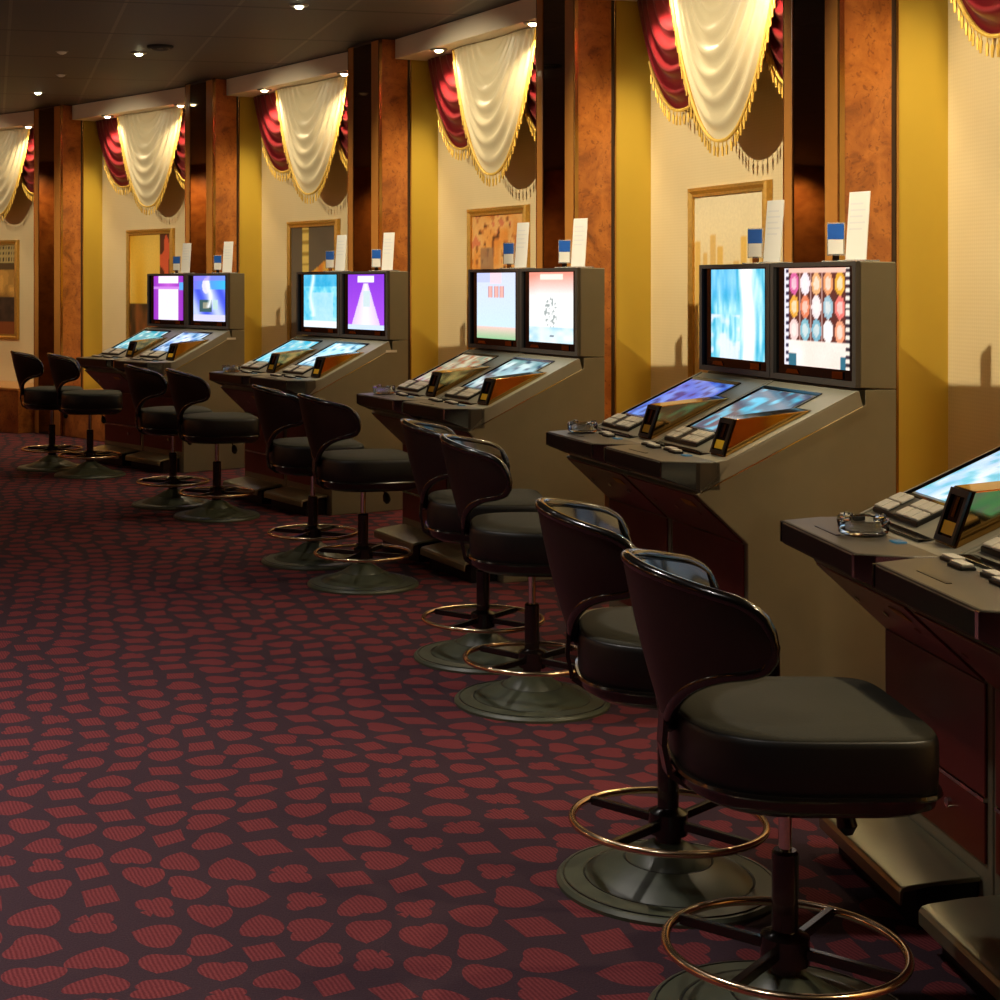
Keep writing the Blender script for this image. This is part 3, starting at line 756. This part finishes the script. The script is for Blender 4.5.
for i, (u, v, lab) in {0: (-.305, .068, 'clear glass ashtray on the ledge at the right edge'), 1: (-.455, .068, 'clear glass ashtray on the ledge below the waterfall monitor'), 2: (-.455, .068, 'clear glass ashtray on the ledge below the pale blue monitor'), 3: (-.455, .068, 'clear glass ashtray on the ledge below the cyan ice monitor')}.items():
    o = at if first else copy_tree(at); first = False
    lg = [c for c in machines[(i, 0)].children if c.name.startswith('ledge')][0]
    for b_ in [c for c in lg.children if c.name.startswith('button_pad')]:
        bx = b_.data.vertices[0].co.x
        if (i == 0 and bx > -.1) or (i > 0 and bx < -.1):
            for q_ in list(b_.children): bpy.data.objects.remove(q_)
            bpy.data.objects.remove(b_)
    x, y = to_world(BANK[i], u, v-.02); o.location = (x, y, .8295); tag(o, lab, 'ashtray', 'glass ashtrays on the ledges')

# ------------------------------------------------------------------ stools
def make_stool():
    r = empty('bar_stool')
    b = MB().lathe([(.262, 0), (.262, .008), (.254, .016), (.200, .022), (.196, .019), (.190, .024), (.105, .062), (.101, .059), (.097, .065), (.045, .098), (.030, .104)], 48).build('base', MAT['base_paint'], r, smooth=25)
    for rr, zz in ((.196, .0205), (.101, .0605), (.245, .0175)):
        MB().tube([(rr*cos(2*pi*k/48), rr*sin(2*pi*k/48), zz) for k in range(48)], .0022, 5, True).build('base_seam', MAT['black'], b)
    MB().lathe([(.030, .098), (.030, .118), (.046, .122), (.046, .172), (.028, .180), (.025, .184), (.025, .330), (.021, .336)], 24).build('lower_column', MAT['column'], r, smooth=30)
    MB().lathe([(.0125, .33), (.0125, .47)], 20).build('upper_post', MAT['chrome'], r, smooth=30)
    fr = MB().tube([(.225*cos(2*pi*k/56), .225*sin(2*pi*k/56), .15) for k in range(56)], .0088, 10, True).build('foot_ring', MAT['brass'], r, smooth=80)
    for k in range(4):
        q = pi/4+pi/2*k+.1
        MB().strip((.045*cos(q), .045*sin(q), .148), (.22*cos(q), .22*sin(q), .148), .016, .02).build('spoke', MAT['column'], fr, .002)
    # seat: rounded at the back, squarer at the front (+y)
    def outline(sc_, n=56):
        P = []
        for k in range(n):
            q = 2*pi*k/n; c_, s_ = cos(q), sin(q); e = 2/(6.5 if s_ > 0 else 2.9)
            P.append((.228*sc_*abs(c_)**e*(1 if c_ >= 0 else -1)*(1-.05*(s_ < 0)*abs(s_)), .222*sc_*abs(s_)**e*(1 if s_ >= 0 else -1)+.012))
        return P
    def stack(levels, n=56):
        m = MB(); vs = []
        for sc_, z in levels: vs += [(x, y, z) for x, y in outline(sc_, n)]
        fs = [(j*n+k, j*n+(k+1) % n, (j+1)*n+(k+1) % n, (j+1)*n+k) for j in range(len(levels)-1) for k in range(n)]
        fs += [tuple(range(n-1, -1, -1)), tuple((len(levels)-1)*n+k for k in range(n))]
        return m.add(vs, fs)
    cu = stack([(.985, .599), (.985, .606), (.955, .6125), (.7, .620), (.35, .623)]).build('seat_cushion', MAT['fabric'], r, smooth=60)
    stack([(.97, .496), (1.0, .504), (1.008, .55), (1.006, .592), (.995, .602), (.984, .6055)]).build('seat_band', MAT['vinyl'], r, smooth=60)
    MB().tube([(x, y, .503) for x, y in outline(1.012)], .006, 6, True).build('piping', MAT['leather'], cu, smooth=True)
    stack([(.55, .455), (.85, .460), (.98, .478), (1.0, .497)]).build('seat_pan', MAT['column'], r, smooth=60)
    # wrap around backrest
    PH = 1.25
    def zt(a_): k = abs(a_)/PH; e = max(0, (k-.80)/.20); return .893-.055*k**1.5 - .042*(1-sqrt(max(0, 1-e*e)))
    def zb(a_): k = abs(a_)/PH; e = max(0, (k-.80)/.20); return .572+.148*sin(pi/2*min(1, k/.95))+.028*(1-sqrt(max(0, 1-e*e)))
    def pt(a_, h_, out):
        z = zb(a_)+(zt(a_)-zb(a_))*h_
        tz = (z-.575)/.343; rx = .205+.045*tz; ry = .222+.085*tz
        th = out*(.6+.4*sin(pi*min(1, max(0, h_))))
        return ((rx+th)*sin(a_), -(ry+th)*cos(a_)+.02*0, z)
    nA, nH = 48, 14
    def shell(out0, out1, name, mt, ins):
        m = MB(); A_ = PH*ins
        o_ = [[pt(-A_+2*A_*i/nA, ins*.0+(1-ins)*.5+ins*j/nH if ins < 1 else j/nH, out1) for j in range(nH+1)] for i in range(nA+1)]
        i_ = [[pt(-A_+2*A_*i/nA, (1-ins)*.5+ins*j/nH if ins < 1 else j/nH, out0) for j in range(nH+1)] for i in range(nA+1)]
        w = nH+1; vs = [p for row in o_ for p in row]+[p for row in i_ for p in row]; N = (nA+1)*w; fs = []
        for i in range(nA):
            for j in range(nH):
                a_ = i*w+j; fs.append((a_, a_+w, a_+w+1, a_+1)); fs.append((N+a_, N+a_+1, N+a_+w+1, N+a_+w))
            fs.append((i*w, N+i*w, N+(i+1)*w, (i+1)*w)); fs.append((i*w+nH, (i+1)*w+nH, N+(i+1)*w+nH, N+i*w+nH))
        for j in range(nH):
            fs.append((j, j+1, N+j+1, N+j)); a_ = nA*w+j; fs.append((a_, N+a_, N+a_+1, a_+1))
        return m.add(vs, fs).build(name, mt, r, smooth=50)
    bk = shell(-.008, .014, 'backrest', MAT['shell'], 1)
    shell(-.03, -.0082, 'back_pad', MAT['leather'], .93)
    ring = [pt(-PH+2*PH*k/60, 1, 0) for k in range(61)]+[pt(PH*1.012, .5, 0)]+[pt(PH-2*PH*k/60, 0, 0) for k in range(61)]+[pt(-PH*1.012, .5, 0)]
    MB().tube(ring, .0125, 10, True).build('edge_roll', MAT['leather'], bk, smooth=80)
    # bracket under the shell
    m = MB(); path = [(-.222, .66), (-.232, .60), (-.236, .54), (-.225, .485), (-.19, .462), (-.10, .455), (0, .458)]
    for (y0, z0), (y1, z1) in zip(path[:-1], path[1:]):
        d = Vector((0, y1-y0, z1-z0)).normalized(); n_ = Vector((0, -d.z, d.y))*.005
        m.add([(x, y+s_*n_.y, z+s_*n_.z) for (y, z) in ((y0, z0), (y1, z1)) for x in (-.025, .025) for s_ in (-1, 1)], [(0,1,3,2),(4,6,7,5),(0,4,5,1),(2,3,7,6),(0,2,6,4),(1,5,7,3)])
    m.build('back_bracket', MAT['column'], r)
    lv = MB().tube([(.02, .06, .462), (.045, .085, .45), (.055, .095, .425)], .004, 8).build('height_lever', MAT['column'], r, smooth=True)
    MB().tube([(.052, .092, .437), (.056, .096, .425), (.060, .10, .40), (.062, .102, .385)], [.008, .016, .019, .008], 12).build('paddle', MAT['black'], lv, smooth=True)
    return r
stool = make_stool()
ST = [(.842, 3.044, 0, 'nearest bar stool, black, in front of the cut off machine at the right'),
      (.763, 3.756, -6, 'second nearest bar stool, mostly hidden behind the nearest one'),
      (.632, 5.379, -5, 'black bar stool before the reel symbol machine, its round base fully visible'),
      (.522, 6.018, 0, 'black bar stool before the waterfall machine, partly behind its neighbour'),
      (.085, 7.48, 15, 'black bar stool before the salmon and white screen machine'),
      (-.163, 8.093, 12, 'black bar stool before the pale blue screen machine with red bars'),
      (-.777, 9.654, 13, 'black bar stool before the purple screen machine'),
      (-1.099, 10.165, 15, 'black bar stool before the cyan ice screen machine'),
      (-1.879, 11.726, 9, 'black bar stool before the blue and white screen machine'),
      (-2.239, 12.161, 13, 'farthest bar stool, leftmost in the picture, before the pink screen machine')]
for k, (x, y, hd, lab) in enumerate(ST):
    o = stool if k == 0 else copy_tree(stool)
    o.location = (x, y, 0); o.rotation_euler.z = math.radians(hd-90); tag(o, lab, 'bar stool', 'bar stools in front of the machines')

# ------------------------------------------------------------------ camera and view
cd = bpy.data.cameras.new('camera'); cam = bpy.data.objects.new('camera', cd); col.objects.link(cam)
cam.location = (0, 0, 1.42); cam.rotation_euler = (pi/2, 0, 0)
cd.sensor_width = 36; cd.sensor_fit = 'HORIZONTAL'; cd.lens = 1591*36/1000
cd.shift_x = (500-344.98)/1000; cd.shift_y = -(500-282.54)/1000; cd.clip_end = 100
sc.camera = cam
w = bpy.data.worlds.new('world'); sc.world = w; w.use_nodes = True
w.node_tree.nodes['Background'].inputs[0].default_value = (.02, .014, .01, 1); w.node_tree.nodes['Background'].inputs[1].default_value = .5
sc.view_settings.view_transform = 'Standard'; sc.view_settings.look = 'None'; sc.view_settings.exposure = .25; sc.view_settings.gamma = 1; sc.view_settings.use_curve_mapping = False
